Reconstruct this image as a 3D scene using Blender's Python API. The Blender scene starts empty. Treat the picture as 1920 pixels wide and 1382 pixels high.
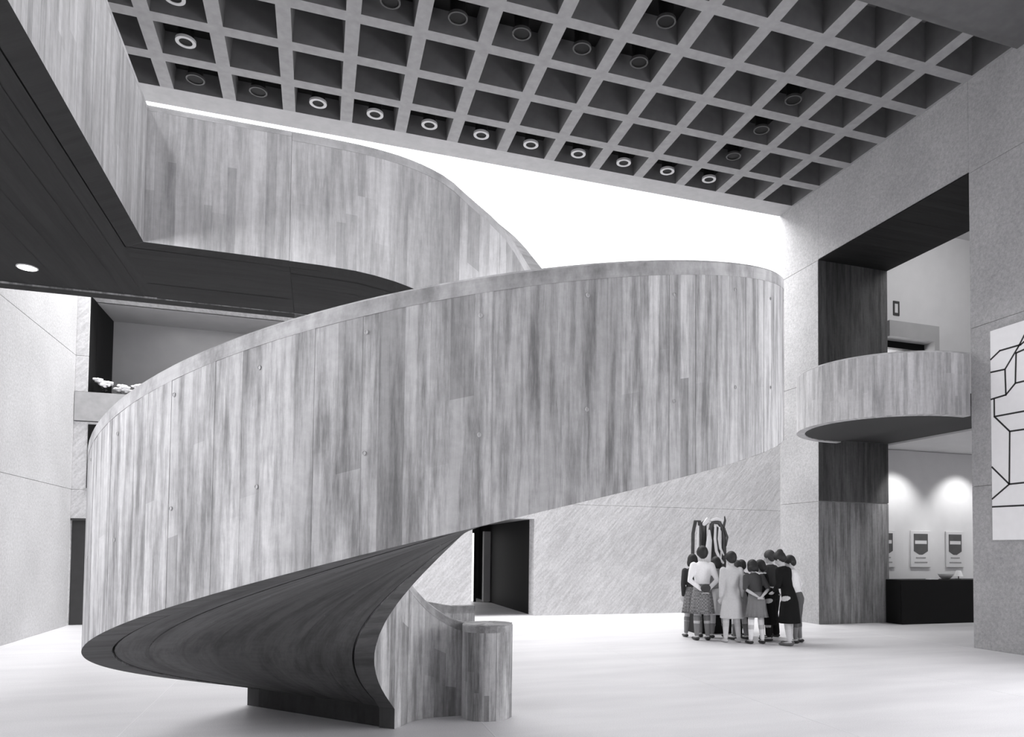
import bpy, bmesh, math, random
from mathutils import Vector, Matrix, Euler
R = math.radians
SC = bpy.context.scene
COL = SC.collection
rnd = random.Random(7)

# ------------------------------------------------------------------ camera
CAMPOS = Vector((3.5295, -14.3278, 1.5414))
yaw, pitch, roll = 0.3327, 0.0364, 0.0087
cd = bpy.data.cameras.new('camera'); cam = bpy.data.objects.new('camera', cd); COL.objects.link(cam)
cy_, sy_, cp_, sp_ = math.cos(yaw), math.sin(yaw), math.cos(pitch), math.sin(pitch)
d = Vector((sy_*cp_, cy_*cp_, sp_)); r0 = Vector((cy_, -sy_, 0)); u0 = r0.cross(d)
rr = math.cos(roll)*r0 + math.sin(roll)*u0; uu = -math.sin(roll)*r0 + math.cos(roll)*u0
M = Matrix((rr, uu, -d)).transposed().to_4x4(); M.translation = CAMPOS
cam.matrix_world = M
cd.sensor_width = 36; cd.sensor_fit = 'HORIZONTAL'; cd.lens = 1388.24/1920*36
cd.shift_x = (960-1074.08)/1920; cd.shift_y = (982.73-691)/1920
cd.clip_start = 0.05; cd.clip_end = 500
SC.camera = cam

# ------------------------------------------------------------------ world, light, exposure
w = bpy.data.worlds.new('sky'); SC.world = w; w.use_nodes = True
bg = w.node_tree.nodes['Background']; bg.inputs[0].default_value = (0.995, 0.992, 1.0, 1); bg.inputs[1].default_value = 1.8
SC.view_settings.view_transform = 'Standard'; SC.view_settings.look = 'None'
SC.view_settings.gamma = 1.0; SC.view_settings.use_curve_mapping = False
SC.view_settings.exposure = 0.16
SC.cycles.max_bounces = 8; SC.cycles.diffuse_bounces = 6
def area(name, loc, rot, sx, sy, power, col=(0.995, 0.992, 1.0)):
    l = bpy.data.lights.new(name, 'AREA'); l.shape = 'RECTANGLE'; l.size = sx; l.size_y = sy
    l.energy = power; l.color = col
    o = bpy.data.objects.new(name, l); COL.objects.link(o); o.location = loc; o.rotation_euler = rot
    return o
# daylight entering through the court's glass and an added west pane (each just outside its own opening)
area('skylight_daylight', (6.4, 1.45, 10.75), (0, 0, 0), 14.5, 2.0, 1650)
area('west_skylight_daylight', (-0.50, -9.3, 10.2), (0, 0, 0), 1.0, 11.0, 480)
area('added_west_fill', (-1.55, -11.9, 3.3), (0, R(-90), 0), 1.4, 4.2, 390)  # fill added on the unseen west side to brighten the stair's left face
area('east_glass_daylight', (15.2, -12.3, 2.8), (0, R(90), 0), 3.2, 7.6, 980)
area('front_skylight_daylight', (6.4, -15.6, 10.4), (0, 0, 0), 13.5, 2.8, 90)

# ------------------------------------------------------------------ materials
def nn(t, ty, **kw):
    n = t.nodes.new(ty)
    for k, v in kw.items():
        try: setattr(n, k, v)
        except Exception: pass
    return n
def newmat(name):
    m = bpy.data.materials.new(name); m.use_nodes = True
    return m, m.node_tree, m.node_tree.nodes['Principled BSDF']
def grey(v, tint=1.0): return (v, v*0.995, min(1, v*1.005*tint), 1)
def plain(name, v, rough=0.6, noise=0.06, scale=20, metallic=0, emit=0, spec=0.4):
    m, t, b = newmat(name)
    b.inputs['Roughness'].default_value = rough; b.inputs['Metallic'].default_value = metallic
    b.inputs['Specular IOR Level'].default_value = spec
    if noise:
        tc = nn(t, 'ShaderNodeTexCoord'); nz = nn(t, 'ShaderNodeTexNoise'); nz.inputs['Scale'].default_value = scale
        nz.inputs['Detail'].default_value = 4
        cr = nn(t, 'ShaderNodeValToRGB')
        cr.color_ramp.elements[0].color = grey(max(0, v-noise*v*2)); cr.color_ramp.elements[1].color = grey(min(1, v+noise*v*2))
        t.links.new(tc.outputs['Object'], nz.inputs['Vector']); t.links.new(nz.outputs['Fac'], cr.inputs['Fac'])
        t.links.new(cr.outputs['Color'], b.inputs['Base Color'])
    else: b.inputs['Base Color'].default_value = grey(v)
    if emit:
        b.inputs['Emission Color'].default_value = (1, 0.99, 1, 1); b.inputs['Emission Strength'].default_value = emit
    return m
def mixcol(t, kind, fac, a, b):
    n = nn(t, 'ShaderNodeMix'); n.data_type = 'RGBA'; n.blend_type = kind
    if isinstance(fac, float): n.inputs[0].default_value = fac
    else: t.links.new(fac, n.inputs[0])
    for i, s in ((6, a), (7, b)):
        if isinstance(s, tuple): n.inputs[i].default_value = s
        else: t.links.new(s, n.inputs[i])
    return n.outputs[2]
def board_mat(name, v, contrast=1.0, axis='uv', scale_u=1.0, rough=0.75):
    """board-marked concrete: a tone per form board, long stains along the boards, fine speckle"""
    m, t, b = newmat(name); b.inputs['Roughness'].default_value = rough; b.inputs['Specular IOR Level'].default_value = 0.3
    uv = nn(t, 'ShaderNodeUVMap'); uv.uv_map = 'UVMap'
    at = nn(t, 'ShaderNodeAttribute'); at.attribute_name = 'tone'; at.attribute_type = 'GEOMETRY'
    def noise(sx, sy, sc, det=5, rg=0.6, off=0.0):
        mp = nn(t, 'ShaderNodeMapping'); mp.inputs['Scale'].default_value = (sx, sy, 1); mp.inputs['Location'].default_value = (off, off*1.7, 0)
        n = nn(t, 'ShaderNodeTexNoise'); n.inputs['Scale'].default_value = sc; n.inputs['Detail'].default_value = det; n.inputs['Roughness'].default_value = rg
        t.links.new(uv.outputs[0], mp.inputs['Vector']); t.links.new(mp.outputs[0], n.inputs['Vector']); return n.outputs['Fac']
    def ramp(src, p0, c0, p1, c1):
        c = nn(t, 'ShaderNodeValToRGB'); c.color_ramp.elements[0].position = p0; c.color_ramp.elements[1].position = p1
        c.color_ramp.elements[0].color = (c0, c0, c0, 1); c.color_ramp.elements[1].color = (c1, c1, c1, 1)
        t.links.new(src, c.inputs['Fac']); return c.outputs['Color']
    base = nn(t, 'ShaderNodeRGB'); base.outputs[0].default_value = grey(v)
    k = contrast
    c = mixcol(t, 'MULTIPLY', 1.0, base.outputs[0], ramp(at.outputs['Fac'], 0.0, 1-0.34*k, 1.0, 1+0.10*k))
    c = mixcol(t, 'MULTIPLY', 1.0, c, ramp(noise(11*scale_u, 0.9, 1.0, 6, .7), 0.36, 1-0.48*k, 0.56, 1.0))       # stains along boards
    c = mixcol(t, 'MULTIPLY', 1.0, c, ramp(noise(2.2*scale_u, 0.35, 1.0, off=3.1), 0.34, 1-0.25*k, 0.66, 1.05))
    c = mixcol(t, 'MULTIPLY', 1.0, c, ramp(noise(45*scale_u, 1.6, 1.0, 6, 0.7), 0.3, 1-0.16*k, 0.7, 1.06))     # wood grain
    c = mixcol(t, 'MULTIPLY', 1.0, c, ramp(noise(14, 14, 1.0, 6, 0.7, 5.0), 0.35, 1-0.09*k, 0.65, 1.05))
    t.links.new(c, b.inputs['Base Color'])
    bp = nn(t, 'ShaderNodeBump'); bp.inputs['Strength'].default_value = 0.35; bp.inputs['Distance'].default_value = 0.004
    t.links.new(noise(60*scale_u, 2.0, 1.0, 6, 0.7), bp.inputs['Height']); t.links.new(bp.outputs[0], b.inputs['Normal'])
    return m
def hammered_mat(name, v, diag=0.0, contrast=1.0):
    """bush-hammered aggregate concrete"""
    m, t, b = newmat(name); b.inputs['Roughness'].default_value = 0.9; b.inputs['Specular IOR Level'].default_value = 0.2
    tc = nn(t, 'ShaderNodeTexCoord')
    def noise(sc, det=5, rg=0.65, scl=(1, 1, 1), rot=(0, 0, 0)):
        mr = nn(t, 'ShaderNodeMapping'); mr.inputs['Rotation'].default_value = rot
        mp = nn(t, 'ShaderNodeMapping'); mp.inputs['Scale'].default_value = scl
        n = nn(t, 'ShaderNodeTexNoise'); n.inputs['Scale'].default_value = sc; n.inputs['Detail'].default_value = det; n.inputs['Roughness'].default_value = rg
        t.links.new(tc.outputs['Object'], mr.inputs['Vector']); t.links.new(mr.outputs[0], mp.inputs['Vector']); t.links.new(mp.outputs[0], n.inputs['Vector']); return n.outputs['Fac']
    def ramp(src, p0, c0, p1, c1):
        c = nn(t, 'ShaderNodeValToRGB'); c.color_ramp.elements[0].position = p0; c.color_ramp.elements[1].position = p1
        c.color_ramp.elements[0].color = (c0, c0, c0, 1); c.color_ramp.elements[1].color = (c1, c1, c1, 1)
        t.links.new(src, c.inputs['Fac']); return c.outputs['Color']
    base = nn(t, 'ShaderNodeRGB'); base.outputs[0].default_value = grey(v)
    k = contrast
    c = mixcol(t, 'MULTIPLY', 1.0, base.outputs[0], ramp(noise(21, 8, 0.8), 0.34, 1-0.24*k, 0.64, 1.06))
    c = mixcol(t, 'MULTIPLY', 1.0, c, ramp(noise(0.8, 4, 0.5), 0.3, 1-0.10*k, 0.7, 1.05))
    h = noise(30, 6, 0.75)
    if diag:
        h = noise(3.2, 4, 0.6, (1.0, 1.0, 6.5), (0, R(diag), 0))
        c = mixcol(t, 'MULTIPLY', 1.0, c, ramp(h, 0.35, 0.84, 0.65, 1.06))
    t.links.new(c, b.inputs['Base Color'])
    bp = nn(t, 'ShaderNodeBump'); bp.inputs['Strength'].default_value = 0.6; bp.inputs['Distance'].default_value = 0.015
    t.links.new(h, bp.inputs['Height']); t.links.new(bp.outputs[0], b.inputs['Normal'])
    return m
MB = board_mat('board_marked_concrete', 0.52, 1.2)
MBL = board_mat('board_marked_concrete_pale', 0.66, 0.7)
MBD = board_mat('board_concrete_soffit_shade', 0.11, 0.9)  # same concrete, darkened in colour to stand for shade on the undersides
MFOOT = board_mat('board_concrete_footing_shade', 0.05, 0.8)  # shadow under the stair is put into the footing's colour
MBW = board_mat('board_concrete_walkway_shade', 0.02, 0.8)  # near-black colour carries the shade beneath walkway, upper stair and opening head
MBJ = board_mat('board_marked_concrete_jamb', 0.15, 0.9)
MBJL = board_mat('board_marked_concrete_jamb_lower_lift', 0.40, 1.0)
MCAP = plain('smooth_concrete_cap', 0.44, 0.8, 0.10, 9)
MEDGE = plain('edge_beam_concrete', 0.42, 0.85, 0.08, 6)
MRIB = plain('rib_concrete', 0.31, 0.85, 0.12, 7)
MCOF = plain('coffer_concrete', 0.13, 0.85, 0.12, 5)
MHAM = hammered_mat('hammered_concrete', 0.55)
MHAMR = hammered_mat('hammered_concrete_grey', 0.49, 0, 1.3)
MHAMD = hammered_mat('hammered_concrete_diagonal', 0.72, 48)
MJOINT = plain('joint_mortar', 0.42, 0.9, 0.1, 20)
MWHITE = plain('white_plaster', 0.68, 0.8, 0.03, 3)
MGREYW = plain('grey_plaster', 0.40, 0.8, 0.05, 3)
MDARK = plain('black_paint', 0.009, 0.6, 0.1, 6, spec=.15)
MDARKD = plain('dark_door_paint', 0.045, 0.5, 0.15, 6)
MLAMP = plain('lamp_diffuser', 0.9, 0.4, 0, emit=6.0)
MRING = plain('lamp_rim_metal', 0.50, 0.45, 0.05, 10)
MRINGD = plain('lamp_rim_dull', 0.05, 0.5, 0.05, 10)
MSTRIP = plain('divider_strip_metal', 0.85, 0.4, 0.05, 10)
MLINE = plain('black_canvas_paint', 0.02, 0.7, 0.1, 9)
MCANVAS = plain('white_canvas', 0.90, 0.8, 0.02, 9)
MGLINT = plain('lit_doorway_glass', 0.9, 0.3, 0, emit=1.6)
mg, tg, bgl = newmat('clear_glass')
for n in list(tg.nodes):
    if n.type != 'OUTPUT_MATERIAL': tg.nodes.remove(n)
tr = nn(tg, 'ShaderNodeBsdfTransparent'); tr.inputs[0].default_value = (0.97, 0.97, 0.98, 1)
gl = nn(tg, 'ShaderNodeBsdfGlossy'); gl.inputs['Roughness'].default_value = 0.02
mx = nn(tg, 'ShaderNodeMixShader'); mx.inputs[0].default_value = 0.04
tg.links.new(tr.outputs[0], mx.inputs[1]); tg.links.new(gl.outputs[0], mx.inputs[2])
tg.links.new(mx.outputs[0], [n for n in tg.nodes if n.type == 'OUTPUT_MATERIAL'][0].inputs[0])
MGLASS = mg
# floor: pale polished terrazzo
mf, tf, bf = newmat('pale_terrazzo'); bf.inputs['Roughness'].default_value = 0.42; bf.inputs['Specular IOR Level'].default_value = 0.35
tc = nn(tf, 'ShaderNodeTexCoord')
def _fn(sc, det, stretch=(1, 1, 1)):
    mp = nn(tf, 'ShaderNodeMapping'); mp.inputs['Scale'].default_value = stretch
    n = nn(tf, 'ShaderNodeTexNoise'); n.inputs['Scale'].default_value = sc; n.inputs['Detail'].default_value = det
    tf.links.new(tc.outputs['Object'], mp.inputs['Vector']); tf.links.new(mp.outputs[0], n.inputs['Vector']); return n.outputs['Fac']
def _fr(src, p0, c0, p1, c1):
    c = nn(tf, 'ShaderNodeValToRGB'); c.color_ramp.elements[0].position = p0; c.color_ramp.elements[1].position = p1
    c.color_ramp.elements[0].color = grey(c0); c.color_ramp.elements[1].color = grey(c1)
    tf.links.new(src, c.inputs['Fac']); return c.outputs['Color']
cc = mixcol(tf, 'MULTIPLY', 1.0, _fr(_fn(90, 3), 0.35, 0.74, 0.65, 0.84), _fr(_fn(1.1, 5, (0.5, 2.0, 1)), 0.35, 0.90, 0.65, 1.0))
tf.links.new(cc, bf.inputs['Base Color'])
MFLOOR = mf

# ------------------------------------------------------------------ mesh helpers
def link(o, parent=None):
    COL.objects.link(o)
    if parent is not None: o.parent = parent
    return o
def obj(name, bm, mat, parent=None, smooth=False):
    me = bpy.data.meshes.new(name); bm.normal_update(); bm.to_mesh(me); bm.free()
    for mm in (mat if isinstance(mat, (list, tuple)) else [mat]): me.materials.append(mm)
    if smooth:
        for p in me.polygons: p.use_smooth = True
    return link(bpy.data.objects.new(name, me), parent)
def tag(o, label, cat, group=None):
    o['label'] = label; o['category'] = cat
    if group: o['group'] = group
    return o
def thing(name, label, cat, loc=(0, 0, 0), rz=0, group=None):
    o = bpy.data.objects.new(name, None); COL.objects.link(o); o.location = loc; o.rotation_euler = (0, 0, rz)
    o.empty_display_size = 0.1
    return tag(o, label, cat, group)
def struct(name, bm, mat, parent=None):
    o = obj(name, bm, mat, parent)
    if parent is None: o['kind'] = 'structure'
    return o
def sempty(name):
    o = bpy.data.objects.new(name, None); COL.objects.link(o); o['kind'] = 'structure'; o.empty_display_size = 0.1; return o
def box(bm, x0, y0, z0, x1, y1, z1, mi=0, bev=0):
    vs = [bm.verts.new((x, y, z)) for z in (z0, z1) for y in (y0, y1) for x in (x0, x1)]
    fs = [(0, 2, 3, 1), (4, 5, 7, 6), (0, 1, 5, 4), (2, 6, 7, 3), (0, 4, 6, 2), (1, 3, 7, 5)]
    out = []
    for f in fs:
        q = bm.faces.new([vs[i] for i in f]); q.material_index = mi; out.append(q)
    if bev: bmesh.ops.bevel(bm, geom=list({e for f in out for e in f.edges}), offset=bev, segments=1, affect='EDGES')
    return out
def bx(name, x0, y0, z0, x1, y1, z1, mat, parent=None, bev=0):
    bm = bmesh.new(); box(bm, min(x0, x1), min(y0, y1), min(z0, z1), max(x0, x1), max(y0, y1), max(z0, z1), 0, bev)
    return obj(name, bm, mat, parent)
def frame_for(dv):
    dv = dv.normalized(); a = Vector((0, 0, 1)) if abs(dv.z) < 0.9 else Vector((1, 0, 0))
    x = dv.cross(a).normalized(); y = dv.cross(x).normalized(); return x, y
def loft(bm, rings, cap=True, close=True):
    rv = [[bm.verts.new(p) for p in r] for r in rings]; n = len(rv[0])
    for a, b in zip(rv[:-1], rv[1:]):
        for i in range(n if close else n-1):
            try: bm.faces.new((a[i], a[(i+1) % n], b[(i+1) % n], b[i]))
            except ValueError: pass
    if cap:
        bm.faces.new(rv[0][::-1]); bm.faces.new(rv[-1])
    return rv
def tube(bm, pts, rad, n=10, flat=1.0, flatdir=None):
    """rounded closed tube through pts"""
    pts = [Vector(p) for p in pts]; rings = []
    dirs = []
    for i in range(len(pts)):
        a = pts[max(0, i-1)]; b = pts[min(len(pts)-1, i+1)]; dirs.append((b-a).normalized())
    x, y = frame_for(dirs[0])
    P = []
    d0, d1 = dirs[0], dirs[-1]
    for f, k in ((1.0, 0.25), (0.75, 0.66), (0.35, 0.94)): P.append((pts[0]-d0*rad[0]*f, rad[0]*k, d0))
    for p, r_, dd in zip(pts, rad, dirs): P.append((p, r_, dd))
    for f, k in ((0.35, 0.94), (0.75, 0.66), (1.0, 0.25)): P.append((pts[-1]+d1*rad[-1]*f, rad[-1]*k, d1))
    for p, r_, dd in P:
        x = (x-dd*x.dot(dd)).normalized(); y = dd.cross(x)
        ring = []
        for i in range(n):
            a = 2*math.pi*i/n; v = x*math.cos(a)*r_+y*math.sin(a)*r_
            if flatdir is not None: v = v-flatdir*v.dot(flatdir)*(1-flat)
            ring.append(p+v)
        rings.append(ring)
    loft(bm, rings)
def ball(bm, c, rx, ry, rz, n=12, m=8, rot=None):
    c = Vector(c); rings = []
    for j in range(m+1):
        t = math.pi*(j+0.35)/(m+0.7); ring = []
        for i in range(n):
            a = 2*math.pi*i/n; v = Vector((rx*math.sin(t)*math.cos(a), ry*math.sin(t)*math.sin(a), -rz*math.cos(t)))
            if rot: v = rot @ v
            ring.append(c+v)
        rings.append(ring)
    loft(bm, rings)
def cyl(bm, c, r, h, n=24, r2=None, mi=0):
    c = Vector(c); r2 = r if r2 is None else r2
    a = [c+Vector((r*math.cos(2*math.pi*i/n), r*math.sin(2*math.pi*i/n), 0)) for i in range(n)]
    b = [c+Vector((r2*math.cos(2*math.pi*i/n), r2*math.sin(2*math.pi*i/n), h)) for i in range(n)]
    loft(bm, [a, b])
def uvlayer(bm): return bm.loops.layers.uv.verify()
def tonelayer(bm): return bm.faces.layers.float.get('tone') or bm.faces.layers.float.new('tone')
def quad(bm, pts, uvs, tone=0.5):
    ul = bm.loops.layers.uv.get('UVMap') or bm.loops.layers.uv.new('UVMap'); tl = tonelayer(bm); ul = bm.loops.layers.uv.get('UVMap')
    f = bm.faces.new([bm.verts.new(p) for p in pts])
    for l, u in zip(f.loops, uvs): l[ul].uv = u
    f[tl] = tone
    return f

# ------------------------------------------------------------------ board-marked walls that follow a path
def boards(width, total, seed):
    g = random.Random(seed); out = [0.0]
    while out[-1] < total-width*0.6: out.append(out[-1]+width*g.uniform(0.55, 1.3))
    out[-1] = total
    return out
def interp(xs, ys, x):
    if x <= xs[0]: return ys[0]
    for i in range(1, len(xs)):
        if x <= xs[i]:
            k = (x-xs[i-1])/max(1e-9, xs[i]-xs[i-1])
            a, b = ys[i-1], ys[i]
            return a+(b-a)*k
    return ys[-1]
def board_tone(g):
    q = g.random()
    return g.uniform(0, .25) if q < .13 else (g.uniform(.45, .8) if q < .75 else g.uniform(.8, 1.0))
def path_wall(name, st, mat, parent, bw=0.095, cap=0.085, seed=1, relief=0.0013, lip=0.002, backrelief=True, u0=0.0, dark=None):
    """st: list of (front_xy, back_xy, z0, z1). Board faces on both sides, smooth cap band at the top."""
    fr = [Vector(s[0]) for s in st]; S = [0.0]
    for a, b in zip(fr[:-1], fr[1:]): S.append(S[-1]+max(1e-6, (b-a).length))
    mid = [0.0]
    g = random.Random(seed)
    bs = boards(bw, S[-1], seed)
    def at(s):
        return (Vector(interp(S, [Vector(t_[0]) for t_ in st], s)), Vector(interp(S, [Vector(t_[1]) for t_ in st], s)),
                interp(S, [t_[2] for t_ in st], s), interp(S, [t_[3] for t_ in st], s))
    for i in range(1, len(st)):
        if abs(st[i][2]-st[i-1][2]) > .09 and S[i]-S[i-1] < .05:
            bs = sorted([b for b in bs if abs(b-S[i]) > .03 and abs(b-S[i-1]) > .03]+[S[i-1], S[i]])
    bm = bmesh.new(); ml = [mat, dark or mat]
    prevd = None
    for i in range(len(bs)-1):
        s0, s1 = bs[i], bs[i+1]
        A, B = at(s0+1e-7), at(s1-1e-7)
        dfr, dbk = g.uniform(-relief, relief), (g.uniform(-relief, relief) if backrelief else 0)
        tone = board_tone(g); tone2 = board_tone(g)
        nA = (A[0]-A[1]).normalized(); nB = (B[0]-B[1]).normalized()
        def P(Q, n, off, z): return Vector((Q.x+n.x*off, Q.y+n.y*off, z))
        # split a board into 1-2 lengths of different tone
        cuts = [0.0, 1.0] if g.random() < 0.55 else [0.0, g.uniform(0.25, 0.75), 1.0]
        for k in range(len(cuts)-1):
            tn = tone if k == 0 else board_tone(g)
            za0, za1 = A[2]+(A[3]-cap-A[2])*cuts[k], A[2]+(A[3]-cap-A[2])*cuts[k+1]
            zb0, zb1 = B[2]+(B[3]-cap-B[2])*cuts[k], B[2]+(B[3]-cap-B[2])*cuts[k+1]
            quad(bm, [P(A[0], nA, dfr, za0), P(B[0], nB, dfr, zb0), P(B[0], nB, dfr, zb1), P(A[0], nA, dfr, za1)],
                 [(u0+s0, za0), (u0+s1, zb0), (u0+s1, zb1), (u0+s0, za1)], tn)
            quad(bm, [P(B[1], nB, -dbk, zb0), P(A[1], nA, -dbk, za0), P(A[1], nA, -dbk, za1), P(B[1], nB, -dbk, zb1)],
                 [(s1+50, zb0), (s0+50, za0), (s0+50, za1), (s1+50, zb1)], tone2)
        # little step between neighbouring boards
        if prevd is not None:
            for side, (o0, o1) in enumerate(((prevd[0], dfr), (-prevd[1], -dbk))):
                Q = A[side]
                quad(bm, [P(Q, nA, o0, A[2]), P(Q, nA, o1, A[2]), P(Q, nA, o1, A[3]-cap), P(Q, nA, o0, A[3]-cap)],
                     [(s0, A[2]), (s0, A[2]), (s0, A[3]), (s0, A[3])], 0.6)
        prevd = (dfr, dbk)
        # cap band (smooth, a little proud) + top + bottom
        zc0, zc1 = A[3]-cap, B[3]-cap
        L = lip
        quad(bm, [P(A[0], nA, L, zc0), P(B[0], nB, L, zc1), P(B[0], nB, L, B[3]-0.012), P(A[0], nA, L, A[3]-0.012)], [(s0*.2+9, 0), (s1*.2+9, 0), (s1*.2+9, .1), (s0*.2+9, .1)], 0.62)
        quad(bm, [P(A[0], nA, L, A[3]-0.012), P(B[0], nB, L, B[3]-0.012), P(B[0], nB, -0.010, B[3]), P(A[0], nA, -0.010, A[3])], [(s0*.2+9, 0), (s1*.2+9, 0), (s1*.2+9, .02), (s0*.2+9, .02)], 0.8)
        quad(bm, [P(A[0], nA, -0.010, A[3]), P(B[0], nB, -0.010, B[3]), P(B[1], nB, 0.010, B[3]), P(A[1], nA, 0.010, A[3])], [(s0, 0), (s1, 0), (s1, .15), (s0, .15)], 0.7)
        quad(bm, [P(B[1], nB, -L, zc1), P(A[1], nA, -L, zc0), P(A[1], nA, 0.010, A[3]), P(B[1], nB, 0.010, B[3])], [(s1*.2, 0), (s0*.2, 0), (s0*.2, .1), (s1*.2, .1)], 0.62)
        quad(bm, [P(A[0], nA, -relief*1.5, zc0), P(B[0], nB, -relief*1.5, zc1), P(B[0], nB, L, zc1), P(A[0], nA, L, zc0)], [(0, 0)]*4, 0.5)
        quad(bm, [P(B[1], nB, relief*1.5, zc1), P(A[1], nA, relief*1.5, zc0), P(A[1], nA, -L, zc0), P(B[1], nB, -L, zc1)], [(0, 0)]*4, 0.5)
        quad(bm, [P(A[1], nA, -relief, A[2]), P(B[1], nB, -relief, B[2]), P(B[0], nB, relief, B[2]), P(A[0], nA, relief, A[2])], [(s0, 3), (s1, 3), (s1, 3.15), (s0, 3.15)], 0.6).material_index = 1
    for s, flip in ((0.0, 1), (S[-1], 0)):
        Q = at(s); pts = [Vector((Q[0].x, Q[0].y, Q[2])), Vector((Q[0].x, Q[0].y, Q[3])), Vector((Q[1].x, Q[1].y, Q[3])), Vector((Q[1].x, Q[1].y, Q[2]))]
        if flip: pts = pts[::-1]
        quad(bm, pts, [(0, Q[2]), (0, Q[3]), (.15, Q[3]), (.15, Q[2])], 0.5)
    return obj(name, bm, ml, parent)

# ================================================================== ROOM
LX, RX, BY = -1.05, 13.84, 2.62        # left wall, right wall, back wall
SOUTH = -19.5
def panel_wall(name, mat, plane, rects, thick, joints=(2.67, 5.33, 7.99), gap=0.006, vj=()):
    """a wall cast in lifts: each lift is a panel of its own, the joints between them are recessed.
    plane=('x', pos, dir) or ('y', pos, dir): dir points away from the room"""
    root = sempty(name)
    ax, pos, dr = plane
    for (a0, a1, z0, z1) in rects:
        zs = [z0]+[z for z in joints if z0+0.05 < z < z1-0.05]+[z1]
        for k in range(len(zs)-1):
            lo = zs[k]+(gap/2 if k > 0 else 0); hi = zs[k+1]-(gap/2 if k < len(zs)-2 else 0)
            if ax == 'x': bx('panel', pos, a0, lo, pos+dr*thick, a1, hi, mat, root, 0.004)
            else: bx('panel', a0, pos, lo, a1, pos+dr*thick, hi, mat, root, 0.004)
        if len(zs) > 2:
            i = 0.02
            if ax == 'x': bx('joint_backing', pos+dr*i, a0+.03, z0+.03, pos+dr*(thick-.02), a1-.03, z1-.03, MJOINT, root)
            else: bx('joint_backing', a0+.03, pos+dr*i, z0+.03, a1-.03, pos+dr*(thick-.02), z1-.03, MJOINT, root)
    return root

# floor: three bays of terrazzo with thin metal divider strips between them
floor = sempty('floor')
xs = [-6.8, -0.90, 2.03, 4.96, 7.89, 10.82, 13.75, 23.0]
for a, b in zip(xs[:-1], xs[1:]):
    bx('terrazzo_bay', a+0.004, SOUTH, -0.3, b-0.004, 12.5, 0.0, MFLOOR, floor)
for a in xs[1:-1]: bx('divider_strip', a-0.004, SOUTH, -0.05, a+0.004, 12.5, 0.0012, MSTRIP, floor)

# left wall (the court's west side), full height near the back
panel_wall('wall_left', MHAM, ('x', LX, -1), [(-3.6, BY, 0.0, 9.80)], 0.5)
# back wall with the doorway recess and the upper gallery opening on the left
DX0, DX1, DTOP = 6.93, 8.42, 2.30
panel_wall('wall_back', MHAMD, ('y', BY, 1), [(DX1, 20.0, 0, 8.15), (DX0, DX1, DTOP, 8.15), (4.2, DX0, 0, 8.15),
                                             (LX, 4.2, 6.55, 8.15), (LX, -0.83, 4.62, 6.55), (LX-0.5, LX, 0, 8.15), (-0.30, 4.2, 0.0, 4.02), (LX, -0.30, 2.10, 4.02)], 0.45)
# deep doorway recess
rec = sempty('wall_recess')
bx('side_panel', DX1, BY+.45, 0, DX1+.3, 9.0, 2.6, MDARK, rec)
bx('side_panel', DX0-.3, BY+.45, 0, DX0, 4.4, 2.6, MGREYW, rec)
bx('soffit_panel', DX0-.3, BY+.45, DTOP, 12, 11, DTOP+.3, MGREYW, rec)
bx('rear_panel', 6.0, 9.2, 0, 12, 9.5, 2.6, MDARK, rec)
bx('side_panel', 5.7, 4.4, 0, 6.0, 9.5, 2.6, MGREYW, rec)
# left corner service door
door1 = struct('door_1', (lambda b: (box(b, LX+0.01, BY+0.10, 0.0, -0.31, BY+0.16, 2.06), b)[1])(bmesh.new()), MDARKD)
door1['kind'] = 'structure'
bx('door_frame', LX, BY-0.004, 2.06, -0.30, BY+0.12, 2.10, MDARKD, door1)
# glazed lit door inside the recess
d2 = sempty('door_2')
def ray_at(px, py, Y):   # builds a point on plane Y seen at a pixel of the photograph (layout only)
    v = d+(px-1074.08)/1388.24*rr-(py-982.73)/1388.24*uu; t = (Y-CAMPOS.y)/v.y; return CAMPOS+v*t
bx('glass_leaf', 7.62, 7.60, 0.02, 7.98, 7.64, 2.05, MGLINT, d2)
bx('door_frame', 7.50, 7.58, 0.0, 7.62, 7.68, 2.15, MDARK, d2)
bx('door_frame', 7.98, 7.58, 0.0, 8.06, 7.68, 2.15, MDARK, d2)
bx('dark_leaf', 8.22, 7.3, 0.02, 8.42, 7.5, 2.1, MGREYW, d2)
bx('push_plate', 7.60, 7.57, 0.95, 7.66, 7.60, 1.25, MDARKD, d2)

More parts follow.
